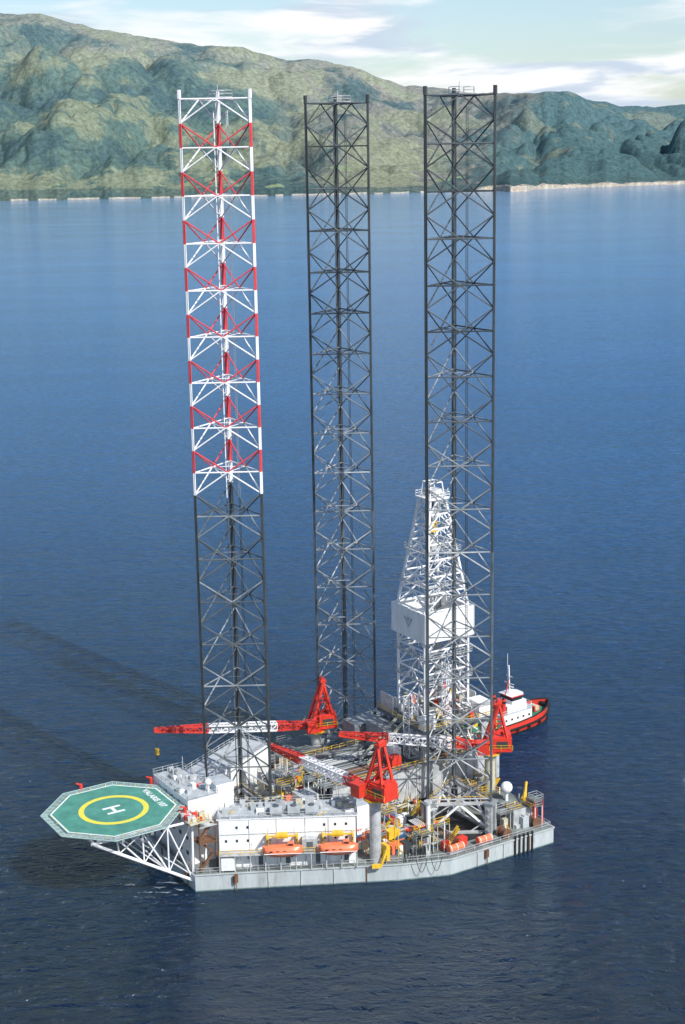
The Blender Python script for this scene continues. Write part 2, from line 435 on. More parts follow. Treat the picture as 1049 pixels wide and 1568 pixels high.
# ------------------------------------------------------------ derrick
DC=(48.2,0)
der=empty('drilling_derrick',(DC[0],DC[1],20))
d=MB()
def ring(w,z): return [Vector((DC[0]+a*w/2,DC[1]+b*w/2,z)) for a,b in((-1,-1),(1,-1),(1,1),(-1,1))]
zs=[20,25.5,31,36,40.5,44.8,48.5,52,55.5,58.8,62,65,68]
def wd(z): return 10.8 if z<45 else 10.8+(4.0-10.8)*(z-45)/23
for z0,z1 in zip(zs[:-1],zs[1:]):
    a=ring(wd(z0),z0); b=ring(wd(z1),z1)
    for k in range(4):
        k2=(k+1)%4
        d.beam(a[k],b[k],.45,'wleg'); d.beam(b[k],b[k2],.28,'wleg')
        m=(b[k]+b[k2])/2; m0=(a[k]+a[k2])/2
        d.beam(a[k],m,.25,'wleg'); d.beam(a[k2],m,.25,'wleg')
        q=(a[k]+m)/2; d.beam(q,(a[k]+b[k])/2,.15,'wleg'); q=(a[k2]+m)/2; d.beam(q,(a[k2]+b[k2])/2,.15,'wleg')
        d.beam(m0.lerp(m,.5),m,.13,'wleg')
d.box((DC[0],DC[1],68.3),(5.2,5.2,.4),'wleg'); d.rail([(DC[0]-2.6,-2.6),(DC[0]+2.6,-2.6),(DC[0]+2.6,2.6),(DC[0]-2.6,2.6)],68.5,'wleg',closed=True,w=.14)
for y in(-1.2,0,1.2): d.beam((DC[0]-1.2,y,69.4),(DC[0]+1.2,y,69.4),1.5,'lsteel',n=12)
for a,b in((-1.8,-1.8),(1.8,-1.8),(1.8,1.8),(-1.8,1.8)): d.beam((DC[0]+a,b,68.5),(DC[0]+a*.8,b*.8,71.6),.2,'wleg')
for k in range(4):
    r_=ring(2.9,71.6); d.beam(r_[k],r_[(k+1)%4],.2,'wleg')
d.box((DC[0]+.3,.2,65),(2.4,2.6,2.2),'lsteel')
W=12.6; z0,z1=38.3,44.8; x0,x1=DC[0]-W/2,DC[0]+W/2; 
for (a,b,c_,e) in((x0,0,.25,W),(x1,0,.25,W),(DC[0],-W/2,W-.3,.25),(DC[0],W/2,W-.3,.25)):
    d.box((a,b,(z0+z1)/2),(c_,e,z1-z0),'white')
for i in range(9):
    x=x0+W*i/8; d.box((x,-W/2-.15,(z0+z1)/2),(.1,.08,z1-z0),'white'); d.box((x0-.15,-W/2+W*i/8,(z0+z1)/2),(.08,.1,z1-z0),'white')
d.box((DC[0]+3,0,z0+.6),(5,W-.8,.2),'lsteel'); d.box((DC[0]-4,0,z0+.6),(3,W-.8,.2),'lsteel')
d.add([(x0-.2,1.6,42.8),(x0-.2,1.0,42.8),(x0-.2,-.1,41.2),(x0-.2,-.1,40.5)],[(0,1,2,3)],'mark'); d.add([(x0-.2,-1.8,42.8),(x0-.2,-1.2,42.8),(x0-.2,-.1,41.2),(x0-.2,-.1,40.5)],[(3,2,1,0)],'mark')
d.add([(x0-.2,.6,42.8),(x0-.2,-.8,42.8),(x0-.2,-.1,41.9)],[(0,1,2)],'mark')
for i in range(10):
    d.beam((DC[0]+2.3+(i%5)*.35,2.2+(i//5)*.4,20),(DC[0]+2.3+(i%5)*.35,2.2+(i//5)*.4,46),.2,'lsteel')
for a,b in((.2,.2),(-.2,.2),(.2,-.2),(-.2,-.2)): d.beam((DC[0]+a,b,52),(DC[0]+a,b,68),.08,'dark')
d.box((DC[0],0,62),(1.6,1.2,2.6),'yellow'); d.box((DC[0],0,58.5),(1.4,1.4,3),'lsteel')
d.beam((DC[0]-4.2,-4.2,20),(DC[0]-4,-4,58),.3,'lsteel'); d.beam((DC[0]+4,-4.4,20),(DC[0]+4,-4.4,44),.4,'lsteel')
for z in(29,34.5,50,57):
    w=wd(z)/2+.7; d.rail([(DC[0]-w,-w),(DC[0]+w,-w),(DC[0]+w,w),(DC[0]-w,w)],z,'lsteel',closed=True,w=.1)
    for s_ in(-1,1): d.box((DC[0],s_*(w-.3),z),(2*w,.7,.1),'lsteel'); d.box((DC[0]+s_*(w-.3),0,z+.004),(.7,2*w-1.4,.1),'lsteel')
d.beam((DC[0]-5.7,-5.0,20),(DC[0]-5.7,-5.0,45),.3,'wleg')
d.lattice((DC[0]-2,-8.2,20),(DC[0]-2,-8.2,34),1.6,1.6,8,.16,lambda t:'wleg')
d.lattice((DC[0]-8,-3,12.5),(DC[0]-8,-3,26),2.2,2.2,7,.2,lambda t:'wleg')
o=d.obj('derrick_structure',der,(DC[0],DC[1],20))

# ------------------------------------------------------------ pedestal cranes
def crane(base,zp,tip,ap=9.5,hook=10,wmat='lsteel'):
    e=empty('pedestal_crane',(base[0],base[1],DZ))
    g=MB(); x,y=base
    g.cyl(base,1.15,DZ,zp-1.5,wmat,n=20); g.cyl(base,1.15,zp-1.5,zp,wmat,n=20,r2=1.7)
    g.cyl(base,2.3,zp,zp+.3,'yellow',n=24); 
    hd=Vector((tip[0]-x,tip[1]-y,0)); hd.normalize(); sd=Vector((-hd.y,hd.x,0)); rot=math.atan2(hd.y,hd.x)
    def P(f,s,z): v=Vector((x,y,0))+hd*f*1.08+sd*s*1.1; return (v.x,v.y,z)
    g.cyl(base,2.0,zp+.3,zp+.9,'red',n=24)
    g.box(P(-1.0,0,zp+1.1),(6.8,4.0,.4),'red',rot)
    g.box(P(-2.2,0,zp+2.6),(4.0,3.8,2.6),'red',rot); g.box(P(-3.2,0,zp+4.2),(1.6,3.2,.7),'red',rot)
    g.box(P(-2.2,-1.75,zp+2.5),(2.4,.06,1.4),'dark',rot); g.box(P(-2.2,1.75,zp+2.5),(2.4,.06,1.4),'dark',rot)
    g.beam(P(-.2,-1,zp+2),P(-.2,1,zp+2),1.2,'dark',n=12)
    g.box(P(1.6,2.6,zp+2.2),(2.3,1.8,2.5),'red',rot); g.box(P(2.45,2.6,zp+2.5),(.7,1.5,1.3),'glass',rot); g.box(P(1.6,2.6,zp+3.6),(2.7,2.1,.2),'red',rot)
    g.rail([P(-4.2,-1.9,0)[:2],P(2,-1.9,0)[:2]],zp+1.3,'yellow'); g.rail([P(-4.2,1.9,0)[:2],P(.3,1.9,0)[:2]],zp+1.3,'yellow')
    apx=zp+1+ap
    for s_ in(-1,1):
        g.beam(P(1.4,1.6*s_,zp+1.2),P(-1.6,.75*s_,apx),.55,'red'); g.beam(P(-3.8,1.6*s_,zp+1.2),P(-1.6,.75*s_,apx),.48,'red')
        g.beam(P(.4,1.3*s_,zp+4.0),P(-3.1,1.3*s_,zp+4.0),.26,'red'); g.beam(P(-.5,1.1*s_,zp+7),P(-2.5,1.1*s_,zp+7),.24,'red')
        g.beam(P(1.0,1.5*s_,zp+2.4),P(-2.5,1.1*s_,zp+7),.22,'red')
    for f,z in((.4,zp+4),(-.5,zp+7),(-3.1,zp+4),(-2.5,zp+7)): g.beam(P(f,-1.3,z),P(f,1.3,z),.24,'red')
    g.beam(P(-.6,-1.2,zp+4.2),P(-.9,1.2,zp+6.8),.2,'red'); g.beam(P(-.6,1.2,zp+4.2),P(-.9,-1.2,zp+6.8),.2,'red')
    g.box(P(-1.6,0,apx+.2),(1.3,2.2,.5),'red',rot); g.beam(P(-1.6,-.8,apx+.6),P(-1.6,.8,apx+.6),.8,'red',n=12)
    p=Vector(P(2.2,0,zp+1.7)); q=Vector(tip); mid1=p.lerp(q,.2); mid2=p.lerp(q,.66)
    g.lattice(p,mid1,1.9,1.7,4,.28,lambda t:'red',1.0,1.6)
    g.lattice(mid1,mid2,1.7,1.6,11,.24,lambda t:'wleg',1.6,1.5)
    g.lattice(mid2,q,1.6,.8,8,.26,lambda t:'red',1.5,.7)
    g.beam(q+sd*-.5,q+sd*.5,1.1,'red',n=12)
    for s_ in(-.5,.5):
        g.beam(Vector(P(-1.6,s_,apx+.6)),p.lerp(q,.7)+sd*s_+Vector((0,0,.8)),.08,'dark'); g.beam(Vector(P(-1.6,s_,apx+.6)),q+sd*s_+Vector((0,0,.4)),.08,'dark')
    if hook:
        g.beam(q,(q.x,q.y,q.z-hook),.08,'dark'); g.box((q.x,q.y,q.z-hook),(.7,.7,1.4),'yellow'); g.beam((q.x,q.y,q.z-hook-.6),(q.x,q.y,q.z-hook-1.6),.25,'dark')
    g.obj('crane_body',e,(x,y,DZ))
crane((16.2,-25.9),17.0,(9.5,3.5,19.5),10.5,0,'lsteel')
crane((30.0,20.0),13.0,(-5.0,29.0,18.0),10.6,5)
crane((51,-17),15.5,(24.5,0,20.0),10,0,'cream')

# ------------------------------------------------------------ helideck
HC=(-27.6,0.0); HZ=16.0
hel=empty('helideck',(HC[0],HC[1],HZ))
def octo(r,ph=22.5): return [(HC[0]+r*math.cos(math.radians(ph+45*i)),HC[1]+r*math.sin(math.radians(ph+45*i))) for i in range(8)]
g=MB(); RO=12.5
g.prism(octo(RO),HZ-.5,HZ,'lsteel','green')
def annulus(r0,r1,z,mat,n=8,ph=22.5):
    vs=[];fs=[]
    for i in range(n):
        a=math.radians(ph+360*i/n)
        vs.append((HC[0]+r0*math.cos(a),HC[1]+r0*math.sin(a),z)); vs.append((HC[0]+r1*math.cos(a),HC[1]+r1*math.sin(a),z))
    for i in range(n):
        j=(i+1)%n; fs.append((2*i,2*i+1,2*j+1,2*j))
    g.add(vs,fs,mat)
annulus(RO-.6,RO-.25,HZ+.01,'wmark'); annulus(5.75,6.8,HZ+.012,'ymark',64,0)
N0=octo(RO+.1); N1=octo(RO+1.5)
for i in range(8):
    j=(i+1)%8
    g.beam((*N1[i],HZ-.1),(*N1[j],HZ-.1),.14,'net')
    for f in(.35,.7):
        a=Vector(N0[i]).lerp(Vector(N1[i]),f);b=Vector(N0[j]).lerp(Vector(N1[j]),f); g.beam((a.x,a.y,HZ-.2),(b.x,b.y,HZ-.2),.07,'net')
    for k in range(26):
        t=k/26; a=Vector(N0[i]).lerp(Vector(N0[j]),t); b=Vector(N1[i]).lerp(Vector(N1[j]),t)
        g.beam((a.x,a.y,HZ-.25),(b.x,b.y,HZ-.08),.13 if k%4==0 else .06,'net')
for i in range(24):
    a=math.radians(15*i); g.cyl((HC[0]+11.7*math.cos(a),HC[1]+11.7*math.sin(a)),.12,HZ+.01,HZ+.15,'ymark',n=8)
for o_ in(-1,1): g.box((HC[0],HC[1]+o_*1.25,HZ+.012),(3.6,.7,.006),'wmark')
g.box((HC[0],HC[1],HZ+.014),(.7,1.8,.006),'wmark')
for y in(-9,-4.5,0,4.5,9):
    L=math.sqrt(max(0,(RO*.93)**2-y*y)); g.beam((HC[0]-L,HC[1]+y,HZ-1.0),(HC[0]+L,HC[1]+y,HZ-1.0),.5,'lsteel')
for x in(-8,-3,3,8):
    L=math.sqrt((RO*.93)**2-x*x); g.beam((HC[0]+x,HC[1]-L,HZ-1.5),(HC[0]+x,HC[1]+L,HZ-1.5),.5,'lsteel')
for y in(-8.5,8.5):
    y2=y*1.15
    B0=Vector((-15.8,y2,1.8)); B1=Vector((-35.5,y,HZ-1.9)); T0=Vector((-15.6,y2,HZ-1.8)); T1=Vector((-36,y,HZ-1.8))
    g.beam(B0,B1,.65,'wleg',n=8); g.beam(T0,T1,.5,'wleg',n=8); g.beam(B0,T0,.5,'wleg',n=8)
    fr_=[0,.25,.5,.75]
    for i,f in enumerate(fr_):
        if i: g.beam(B0.lerp(B1,f),T0.lerp(T1,f),.32,'wleg',n=8)
        if i<3: g.beam(B0.lerp(B1,f),T0.lerp(T1,fr_[i+1]),.32,'wleg',n=8)
        if i<3: g.beam(T0.lerp(T1,f),B0.lerp(B1,fr_[i+1]),.24,'wleg',n=8)
g.beam((-21.0,-9.3,5.2),(-21.0,9.3,5.2),.4,'wleg',n=8); g.beam((-26,-9,8.2),(-26,9,8.2),.4,'wleg',n=8)
g.beam((-16,-9.8,3),(-21.0,9.3,5.2),.3,'wleg',n=8); g.beam((-21.0,-9.3,5.2),(-26,9,8.2),.3,'wleg',n=8); g.beam((-16,9.8,3),(-21.0,-9.3,5.2),.3,'wleg',n=8)
g.box((-15.2,-9.6,HZ-1.2),(4.2,6,.2),'cream'); g.rail([(-17.2,-12.4),(-13.2,-12.4),(-13.2,-6.6)],HZ-1.1,'yellow')
g.beam((-16.2,-7,HZ-1),(-17.2,-7.6,HZ),.5,'red')
for x,y in((-16.4,-8.6),(-15.8,8.4),(-29,13.2)): g.cyl((x,y),.35,HZ-1,HZ+.9,'red'); g.beam((x,y,HZ+.8),(x-1,y,HZ+1.3),.25,'red')
for i in range(18):
    x=random.uniform(-17.0,-13.4);y=random.uniform(-12,-7); g.box((x,y,HZ-.7),(random.uniform(.4,1.1),.6,random.uniform(.5,1.3)),random.choice(['lsteel','red','cream','white']))
g.obj('helideck_structure',hel,(HC[0],HC[1],HZ))
def text(body,size,loc,parent,mat,rot=-math.pi/2):
    cu=bpy.data.curves.new('deck_lettering','FONT'); cu.body=body; cu.size=size; cu.align_x='CENTER'; cu.align_y='CENTER'
    cu.offset=.06
    ob=bpy.data.objects.new('deck_lettering',cu); sc.collection.objects.link(ob); ob.parent=parent
    ob.location=loc; ob.rotation_euler=(0,0,rot); cu.materials.append(MATS[mat])
text('VALARIS 107',1.75,(8.9,0.6,.02),hel,'wmark')

# ------------------------------------------------------------ lifeboats
def lifeboat(t):
    c=Vector(wp(t,2.6,8.0)); e=empty('lifeboat',tuple(c)); g=MB(); n=14; 
    secs=[]
    Lh=3.9
    for i in range(n+1):
        u=-1+2*i/n; w=1.45*(1-abs(u)**3.2)**.6+.03; x=u*Lh
        sec=[]
        for a,b in((0,-1.15),(.55,-.95),(.9,-.35),(1,.1),(.92,.55),(.6,1.05),(0,1.25),(-.6,1.05),(-.92,.55),(-1,.1),(-.9,-.35),(-.55,-.95)):
            hh=b*(1-.35*abs(u)**3)+(.25*abs(u)**3)
            p=c+D*x+NRM*(a*w)+Vector((0,0,hh)); sec.append(p)
        secs.append(sec)
    m=len(secs[0]); vs=[p for s_ in secs for p in s_]
    fs=[(i*m+k,i*m+(k+1)%m,(i+1)*m+(k+1)%m,(i+1)*m+k) for i in range(n) for k in range(m)]
    fs+= [tuple(range(m)),tuple(range(n*m+m-1,n*m-1,-1))]
    g.add(vs,fs,'orange')
    def Q(f,o_,z): v=c+D*f+NRM*o_; return (v.x,v.y,c.z+z)
    g.box(Q(1.6,0,1.4),(1.2,1.1,.7),'orange',rotw); g.box(Q(1.6,.57,1.45),(.9,.06,.35),'glass',rotw)
    g.beam(Q(-3.6,1.47,.05),Q(3.6,1.47,.05),.12,'white')
    for f in(-2.2,-.9,.4): g.box(Q(f,1.36,.45),(.6,.06,.25),'glass',rotw)
    for f in(-2.9,2.9):
        g.beam(Q(f,-2.4,-.9),Q(f,-2.0,2.6),.35,'yellow'); g.beam(Q(f,-2.0,2.6),Q(f,.3,2.7),.35,'yellow'); g.beam(Q(f,.1,2.6),Q(f,.1,1.2),.1,'dark')
        g.beam(Q(f,-2.2,.8),Q(f,-.2,2.6),.22,'yellow')
    g.beam(Q(-2.9,-.6,2.8),Q(2.9,-.6,2.8),.3,'yellow'); g.box(Q(0,-1.2,2.7),(2.2,1.2,.8),'yellow',rotw)
    g.obj('lifeboat_hull',e,tuple(c))
lifeboat(.46); lifeboat(.865)

# ------------------------------------------------------------ tugboat
TM=Matrix.Translation((40.0,354.0,0))@Matrix.Rotation(math.radians(36),4,'Z')@Matrix.Scale(.94,4)
tug=empty('tugboat',(0,0,0),TM); g=MB()
st=[(-14,4.0,2.3),(-12.5,4.7,2.3),(-7,5.1,2.4),(0,5.1,2.6),(5,4.9,2.9),(9,4.1,3.3),(11.5,2.9,3.7),(13.2,1.5,4.0),(14.2,.25,4.2)]
def loft(z0f,z1f,k0,k1,mat):
    for (xa,wa,za),(xb,wb,zb) in zip(st[:-1],st[1:]):
        for s_ in(-1,1):
            vs=[(xa*(1 if k0==1 else .97),s_*wa*k0,z0f(za)),(xb*(1 if k0==1 else .96),s_*wb*k0,z0f(zb)),(xb,s_*wb*k1,z1f(zb)),(xa,s_*wa*k1,z1f(za))]
            g.add(vs,[(0,1,2,3)],mat)
loft(lambda z:-1.5,lambda z:.7,.8,.93,'black'); loft(lambda z:.7,lambda z:z*.55+.3,.93,.985,'red'); loft(lambda z:z*.55+.3,lambda z:z*.55+.75,.985,1.02,'black'); loft(lambda z:z*.55+.75,lambda z:z+.9,1.02,1.0,'red')
for (xa,wa,za),(xb,wb,zb) in zip(st[:-1],st[1:]):
    g.add([(xa,-wa*.97,za*.55+1),(xb,-wb*.97,zb*.55+1),(xb,wb*.97,zb*.55+1),(xa,wa*.97,za*.55+1)],[(0,1,2,3)],'dgreen')
    for s_ in(-1,1):
        g.beam((xa,s_*wa,za+.9),(xb,s_*wb,zb+.9),.25,'black'); g.beam((xa,s_*wa*1.03,za*.55+.6),(xb,s_*wb*1.03,zb*.55+.6),.5,'black')
g.add([(-14,-4,-1),(-14,4,-1),(-14,4,3.2),(-14,-4,3.2)],[(0,1,2,3)],'red')
g.beam((13.2,-1.6,3.6),(13.2,1.6,3.6),1.3,'black',n=10); g.beam((14.2,0,1.5),(14.4,0,4.8),1.0,'black',n=10)
g.prism([(-5,-3.3),(5.5,-3.3),(7.2,-1.6),(7.2,1.6),(5.5,3.3),(-5,3.3)],2.2,5.3,'white','roof')
g.prism([(-2.5,-2.6),(4.2,-2.6),(5.4,-1.2),(5.4,1.2),(4.2,2.6),(-2.5,2.6)],5.3,7.3,'white','white')
g.prism([(-.5,-2.2),(2.8,-2.2),(3.7,-1),(3.7,1),(2.8,2.2),(-.5,2.2)],7.3,8.3,'white'); g.prism([(-.6,-2.3),(2.9,-2.3),(3.85,-1.05),(3.85,1.05),(2.9,2.3),(-.6,2.3)],8.3,9.3,'glass')
g.prism([(-1,-2.6),(3.1,-2.6),(4.2,-1.2),(4.2,1.2),(3.1,2.6),(-1,2.6)],9.3,9.6,'red','white')
g.rail([(-4.8,-3.1),(5.4,-3.1),(7,-1.5),(7,1.5),(5.4,3.1),(-4.8,3.1)],5.3,'white'); 
for x in(-3.5,-1.5,.5,2.5,4.5):
    for s_ in(-1,1): g.box((x,s_*3.33,3.9),(.6,.1,.5),'glass')
for s_ in(-1,1):
    g.cyl((-3.4,s_*2),.65,5.3,9.4,'red'); g.cyl((-3.4,s_*2),.67,8.4,9.0,'black'); g.cyl((-3.4,s_*2),.3,9.4,10,'black')
g.beam((.5,0,9.6),(.2,0,17.5),.3,'white'); g.beam((.4,-1.8,12.5),(.4,1.8,12.5),.16,'white'); g.beam((.4,-1.1,14.5),(.4,1.1,14.5),.14,'white'); g.box((.8,0,11.5),(.3,2.2,.3),'white'); g.beam((-.9,0,9.6),(.3,0,13.8),.2,'red')
g.beam((.3,.6,9.6),(.3,.6,20.5),.1,'white')
g.box((9.5,0,3.6),(2,2.2,1.4),'red'); g.beam((9.5,-1.2,3.8),(9.5,1.2,3.8),1.5,'cream',n=12)
g.beam((-8,-1,3),(-8,1,3),1.8,'lsteel',n=14); g.box((-10,2,2.9),(1.5,1.2,1),'yellow'); g.beam((-6.3,-2.5,2.3),(-6.3,-2.5,7),.3,'yellow'); g.beam((-6.3,-2.5,7),(-9.5,-1,6),.25,'yellow')
for x in(-9,-5,-1,3,7): g.beam((x,-5.2 if x<4 else -4.9,1.2),(x,-5.2 if x<4 else -4.9,2.0),.7,'black',n=10)
g.obj('tug_hull_and_deckhouse',tug)

# ------------------------------------------------------------ sea
m,nt,b=new_mat('sea_water'); N=nt.nodes; Lk=nt.links
tc=N.new('ShaderNodeTexCoord')
def noise_n(scale,det,rough,rot=0,sx=1,sy=1,dist=0):
    mp=N.new('ShaderNodeMapping'); mp.inputs['Rotation'].default_value=(0,0,math.radians(rot)); mp.inputs['Scale'].default_value=(sx,sy,1)
    Lk.new(tc.outputs['Object'],mp.inputs['Vector'])
    n=N.new('ShaderNodeTexNoise'); n.inputs['Scale'].default_value=scale; n.inputs['Detail'].default_value=det; n.inputs['Roughness'].default_value=rough; n.inputs['Distortion'].default_value=dist
    Lk.new(mp.outputs[0],n.inputs['Vector']); return n.outputs['Fac']
def math_n(op,a,b_=None,c_=None,clamp=False):
    n=N.new('ShaderNodeMath'); n.operation=op; n.use_clamp=clamp
    for i,x in enumerate((a,b_,c_)):
        if x is None: continue
        if isinstance(x,(int,float)): n.inputs[i].default_value=x
        else: Lk.new(x,n.inputs[i])
    return n.outputs[0]
def mrange(v,a,b_,c_,d_,interp='LINEAR'):
    n=N.new('ShaderNodeMapRange'); n.interpolation_type=interp
    for k,x in zip(('From Min','From Max','To Min','To Max'),(a,b_,c_,d_)): n.inputs[k].default_value=x
    Lk.new(v,n.inputs['Value']); return n.outputs[0]
geo=N.new('ShaderNodeSeparateXYZ'); Lk.new(tc.outputs['Object'],geo.inputs[0]); X,Y=geo.outputs[0],geo.outputs[1]
w1=noise_n(.11,3,.6,25,.55,1.4,.8); w2=noise_n(.42,4,.72,-12,.6,1.35,.9); w3=noise_n(.03,2,.5,10,.6,1.3,1.6)
hgt=math_n('ADD',math_n('MULTIPLY',w1,1.9),math_n('ADD',math_n('MULTIPLY',w2,1.7),math_n('MULTIPLY',w3,2.2)))
amp=mrange(Y,230,2600,1.25,.5)
patch=noise_n(.006,3,.55,12,.45,1.5,.8)
amp=math_n('MULTIPLY',amp,mrange(patch,.3,.7,.7,1.3))
bp=N.new('ShaderNodeBump'); bp.inputs['Distance'].default_value=.85
Lk.new(math_n('MULTIPLY',hgt,amp),bp.inputs['Height']); bp.inputs['Strength'].default_value=1.0
Lk.new(bp.outputs[0],b.inputs['Normal'])
b.inputs['IOR'].default_value=1.45; b.inputs['Roughness'].default_value=.07
b.inputs['Specular Tint'].default_value=(.70,.88,1,1)
# sky reflection painted into the water colour: dark at the rig, paler farther out
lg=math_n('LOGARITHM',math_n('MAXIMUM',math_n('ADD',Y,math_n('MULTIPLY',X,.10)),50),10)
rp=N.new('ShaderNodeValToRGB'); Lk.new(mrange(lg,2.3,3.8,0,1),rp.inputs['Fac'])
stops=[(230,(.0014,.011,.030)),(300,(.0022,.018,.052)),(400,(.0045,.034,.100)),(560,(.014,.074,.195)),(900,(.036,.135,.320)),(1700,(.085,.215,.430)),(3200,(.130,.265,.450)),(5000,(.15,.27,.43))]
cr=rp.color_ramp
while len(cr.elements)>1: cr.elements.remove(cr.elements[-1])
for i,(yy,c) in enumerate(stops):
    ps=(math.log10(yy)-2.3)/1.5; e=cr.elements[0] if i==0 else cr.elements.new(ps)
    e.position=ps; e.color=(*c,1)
# small-scale colour variation following the chop noise, lighter on crests
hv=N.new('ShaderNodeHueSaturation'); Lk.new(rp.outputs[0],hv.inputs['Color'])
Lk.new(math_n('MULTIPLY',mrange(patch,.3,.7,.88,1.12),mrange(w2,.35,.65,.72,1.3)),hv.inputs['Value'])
def blob(cx,cy,r):
    d2=math_n('SQRT',math_n('ADD',math_n('POWER',math_n('SUBTRACT',X,cx),2),math_n('POWER',math_n('SUBTRACT',Y,cy),2)))
    return math_n('SUBTRACT',1,math_n('DIVIDE',d2,r),clamp=True)
fn=noise_n(.6,5,.7,10,.5,1.6,.5)
fo=math_n('MULTIPLY',math_n('SUBTRACT',math_n('ADD',fn,math_n('MULTIPLY',blob(-37,272,16),.15)),.70),14,clamp=True)
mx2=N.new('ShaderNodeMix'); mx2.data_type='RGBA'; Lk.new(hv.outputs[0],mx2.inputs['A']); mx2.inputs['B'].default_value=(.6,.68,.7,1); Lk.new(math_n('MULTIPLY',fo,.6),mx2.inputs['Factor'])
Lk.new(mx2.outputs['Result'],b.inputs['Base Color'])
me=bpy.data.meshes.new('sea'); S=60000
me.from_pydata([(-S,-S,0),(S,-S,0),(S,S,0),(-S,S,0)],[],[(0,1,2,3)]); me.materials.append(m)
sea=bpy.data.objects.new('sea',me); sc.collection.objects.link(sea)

# ------------------------------------------------------------ hills
ridge=[(-.7,.05),(-.45,.07),(-.3,.082),(-.209,.0868),(-.1845,.0873),(-.1664,.0811),(-.148,.0769),(-.1276,.0738),(-.1075,.0695),(-.087,.066),(-.0582,.0647),(-.046,.0605),(-.0297,.0564),(-.0172,.0569),(-.005,.0539),(.0116,.0505),(.028,.045),(.0445,.0388),(.0611,.0377),(.0777,.0354),(.0984,.0322),(.119,.0315),(.14,.0331),(.148,.033),(.1608,.0276),(.1816,.0236),(.2025,.0225),(.2228,.0237),(.3,.03),(.4,.035),(.7,.03)]
shore=[(-.7,5600),(-.3,5000),(-.209,5036),(-.08,5050),(.04,5126),(.09,5200),(.1,5230),(.112,5060),(.122,5080),(.13,5330),(.16,5480),(.22,5670),(.3,5800),(.7,6400)]
def lerp(tab,x):
    if x<=tab[0][0]: return tab[0][1]
    for (a,b_),(c_,d_) in zip(tab[:-1],tab[1:]):
        if x<=c_: return b_+(d_-b_)*(x-a)/(c_-a)
    return tab[-1][1]
def sm(a,b_,x):
    t=min(1,max(0,(x-a)/(b_-a))); return t*t*(3-2*t)
NA,NR=1300,300; verts=[];colr=[]
for i in range(NA+1):
    a=-.36+.72*i/NA
    Ys=lerp(shore,a)+noise.fractal(Vector((a*60,3,0)),1,2,4)*40; Yr=7600+300*noise.noise(Vector((a*9,1.3,0)))
    sl=lerp(ridge,a)+.0006*noise.fractal(Vector((a*45,8,0)),.9,2.1,5)
    Hr=140+sl*Yr
    for j in range(NR+1):
        u=j/NR*1.22; tt=(u/1.0)**1.2 if u<1 else 1+(u-1)*1.6
        Yy=Ys+(Yr-Ys)*tt; Xx=a*Yy
        wv=Vector((Xx/1100,Yy/1100,.7)); wx=noise.noise(wv)*520; wy=noise.noise(wv+Vector((7,3,0)))*520
        # eroded slopes: folded noise octaves give gullies between rounded spurs
        g0=abs(noise.noise(Vector(((Xx+wx)/640,(Yy+wy)/900,2.1))))
        g1=abs(noise.noise(Vector(((Xx+wx*.8)/300,(Yy+wy*.8)/400,7.1))))
        g2=abs(noise.noise(Vector(((Xx+wx*.6)/130,(Yy+wy*.6)/180,4.4))))
        g3=abs(noise.noise(Vector((Xx/60,Yy/80,1.4))))
        gl=g0*1.0+g1*.55+g2*.28
        fn_=noise.noise(Vector((Xx/24,Yy/24,0)))
        env=sm(0,.3,tt)*(1-sm(.75,1.0,tt))
        f=tt**.95 if tt<1 else 1-.35*(tt-1)
        hh=Hr*f
        lowk=sm(.01,.12,tt)*(1-.6*sm(.8,1,tt))
        hh+=(g0*2-.5)*(Hr*.20*env+14*lowk)+(g1*2-.5)*(58*env+14*lowk)+(g2*2-.5)*(26*env+10*lowk)+(g3-.25)*16*lowk+fn_*3.5*lowk
        cap=140+sl*Yy*.99
        if tt<.97 and hh>cap: hh=cap-(hh-cap)*.2
        cliff=(20*sm(.08,.11,a)*(1-sm(.125,.15,a)*.6)+3.5)*(0.7+.7*noise.noise(Vector((a*90,5,1))))
        hh=max(hh,0)*sm(0,.03,tt)+ cliff*sm(0.002,.008,tt)+ (tt>0)*1.0 - (3 if j==0 else 0)
        verts.append((Xx,Yy,hh))
        n1=noise.fractal(Vector((Xx/420,Yy/420,hh/200)),.9,2.1,6); n2=noise.fractal(Vector((Xx/70,Yy/70,9)),.6,2.2,4)
        forest=sm(.085,.13,a+n1*.04+(.5-tt)*.05)
        grass=sm(.60,.95,tt+n1*.35+gl*.2-.1)*(1-sm(.1,.16,a))
        brown=sm(-.06,.02,a+n1*.06)*(1-forest)
        base=Vector((.075,.120,.075))*(1-brown)+Vector((.17,.155,.105))*brown
        base=base.lerp(Vector((.28,.25,.165)),grass*.7)
        base=base.lerp(Vector((.23,.24,.115)),.75*sm(.05,.3,n1+n2*.4+gl*.25-.12)*(1-forest))
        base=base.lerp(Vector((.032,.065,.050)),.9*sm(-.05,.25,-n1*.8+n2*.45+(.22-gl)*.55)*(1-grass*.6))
        base=base.lerp(Vector((.034,.080,.066)),forest*.85)
        if forest>.5 and n1+n2*.2>.38: base=Vector((.12,.14,.08))
        if tt<.04: base=base.lerp(Vector((.03,.06,.04)),.7*(1-sm(.028,.04,tt)))
        if tt<.0085: base=Vector((.48,.43,.33)) if (noise.noise(Vector((a*110,0,4)))>-.15 or a>.07) else base
        if a>.09 and tt<.016 and noise.noise(Vector((a*160,tt*300,4)))>-.02: base=Vector((.46,.37,.27))
        if .03<tt<.16 and a<.1 and noise.noise(Vector((Xx/90,Yy/90,33)))>.45: base=Vector((.22,.27,.11))
        base=base*.82+Vector((.080,.130,.180))*(.34+.22*tt)  # bluish aerial haze mixed into the ground colour, stronger with distance
        colr.append((base.x,base.y,base.z,1))
fs=[]
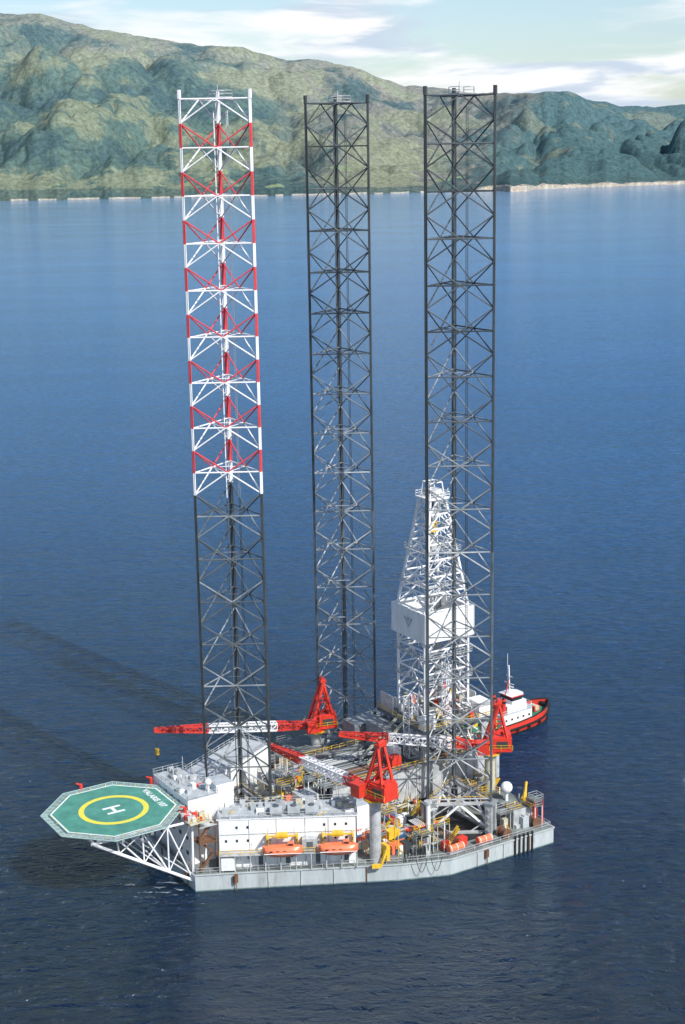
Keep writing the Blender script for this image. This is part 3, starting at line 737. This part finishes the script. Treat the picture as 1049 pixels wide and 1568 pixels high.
for i in range(NA):
    for j in range(NR):
        q=i*(NR+1)+j; fs.append((q,q+NR+1,q+NR+2,q+1))
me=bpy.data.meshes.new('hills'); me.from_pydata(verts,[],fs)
ca_=me.color_attributes.new('cover_and_haze','FLOAT_COLOR','POINT'); ca_.data.foreach_set('color',[c for k in colr for c in k])
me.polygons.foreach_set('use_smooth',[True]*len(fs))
m,nt,b=new_mat('hill_cover_and_haze'); N=nt.nodes; Lk=nt.links; tc=N.new('ShaderNodeTexCoord')
at=N.new('ShaderNodeAttribute'); at.attribute_name='cover_and_haze'
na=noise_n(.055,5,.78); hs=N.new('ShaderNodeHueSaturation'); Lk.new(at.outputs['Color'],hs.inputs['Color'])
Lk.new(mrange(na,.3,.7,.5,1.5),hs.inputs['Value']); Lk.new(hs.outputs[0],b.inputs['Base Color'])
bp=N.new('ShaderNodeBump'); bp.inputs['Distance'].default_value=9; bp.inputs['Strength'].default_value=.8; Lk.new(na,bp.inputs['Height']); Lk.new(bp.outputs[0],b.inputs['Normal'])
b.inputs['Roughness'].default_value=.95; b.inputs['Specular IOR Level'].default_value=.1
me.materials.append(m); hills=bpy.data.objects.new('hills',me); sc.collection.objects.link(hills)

# ------------------------------------------------------------ light and sky
el=math.radians(44); azv=Vector((.66,-.75)).normalized()
sv=Vector((azv.x*math.cos(el),azv.y*math.cos(el),math.sin(el)))
sl_=bpy.data.lights.new('sun','SUN'); sl_.energy=5.0; sl_.angle=math.radians(.5); sl_.color=(1,.97,.92)
so=bpy.data.objects.new('sun',sl_); sc.collection.objects.link(so); so.rotation_euler=sv.to_track_quat('Z','Y').to_euler(); so.location=(200,-200,400)
w=bpy.data.worlds.new('World'); sc.world=w; w.use_nodes=True; nt=w.node_tree; N=nt.nodes; Lk=nt.links
bg=N['Background']; bg.inputs['Strength'].default_value=.15
sky=N.new('ShaderNodeTexSky'); sky.sky_type='NISHITA'; sky.sun_disc=False; sky.sun_elevation=el; sky.sun_rotation=math.atan2(azv.x,azv.y); sky.altitude=100; sky.ozone_density=2.5
tc=N.new('ShaderNodeTexCoord'); sp=N.new('ShaderNodeSeparateXYZ'); Lk.new(tc.outputs['Generated'],sp.inputs[0])
mp=N.new('ShaderNodeMapping'); mp.inputs['Scale'].default_value=(1,1,5.5); mp.inputs['Location'].default_value=(.35,0,0); Lk.new(tc.outputs['Generated'],mp.inputs['Vector'])
cn=N.new('ShaderNodeTexNoise'); cn.inputs['Scale'].default_value=5.0; cn.inputs['Detail'].default_value=9; cn.inputs['Roughness'].default_value=.55; cn.inputs['Distortion'].default_value=.4
Lk.new(mp.outputs[0],cn.inputs['Vector'])
ad=math_n('ADD',cn.outputs['Fac'],mrange(sp.outputs[2],0,.2,.22,-.10))
cmf=mrange(ad,.54,.70,0,1,'SMOOTHSTEP')
cn2=N.new('ShaderNodeTexNoise'); cn2.inputs['Scale'].default_value=11; cn2.inputs['Detail'].default_value=8; cn2.inputs['Distortion'].default_value=.6; Lk.new(mp.outputs[0],cn2.inputs['Vector'])
cc=N.new('ShaderNodeMix'); cc.data_type='RGBA'; cc.inputs['A'].default_value=(4.2,4.9,5.8,1); cc.inputs['B'].default_value=(6.8,6.9,7.0,1)
Lk.new(mrange(cn2.outputs['Fac'],.40,.54,0,1,'SMOOTHSTEP'),cc.inputs['Factor'])
mm=N.new('ShaderNodeMix'); mm.data_type='RGBA'; Lk.new(cmf,mm.inputs['Factor']); Lk.new(sky.outputs[0],mm.inputs['A']); Lk.new(cc.outputs['Result'],mm.inputs['B'])
Lk.new(mm.outputs['Result'],bg.inputs['Color'])

# ------------------------------------------------------------ camera
cd=bpy.data.cameras.new('camera'); cam=bpy.data.objects.new('camera',cd); sc.collection.objects.link(cam)
cd.sensor_fit='VERTICAL'; cd.sensor_height=36; cd.lens=53.43; cd.clip_start=1; cd.clip_end=100000
cam.matrix_world=Matrix.Translation((0,0,140))@Matrix.Rotation(math.radians(90-13.37),4,'X')@Matrix.Rotation(math.radians(-1.0),4,'Z')
sc.camera=cam
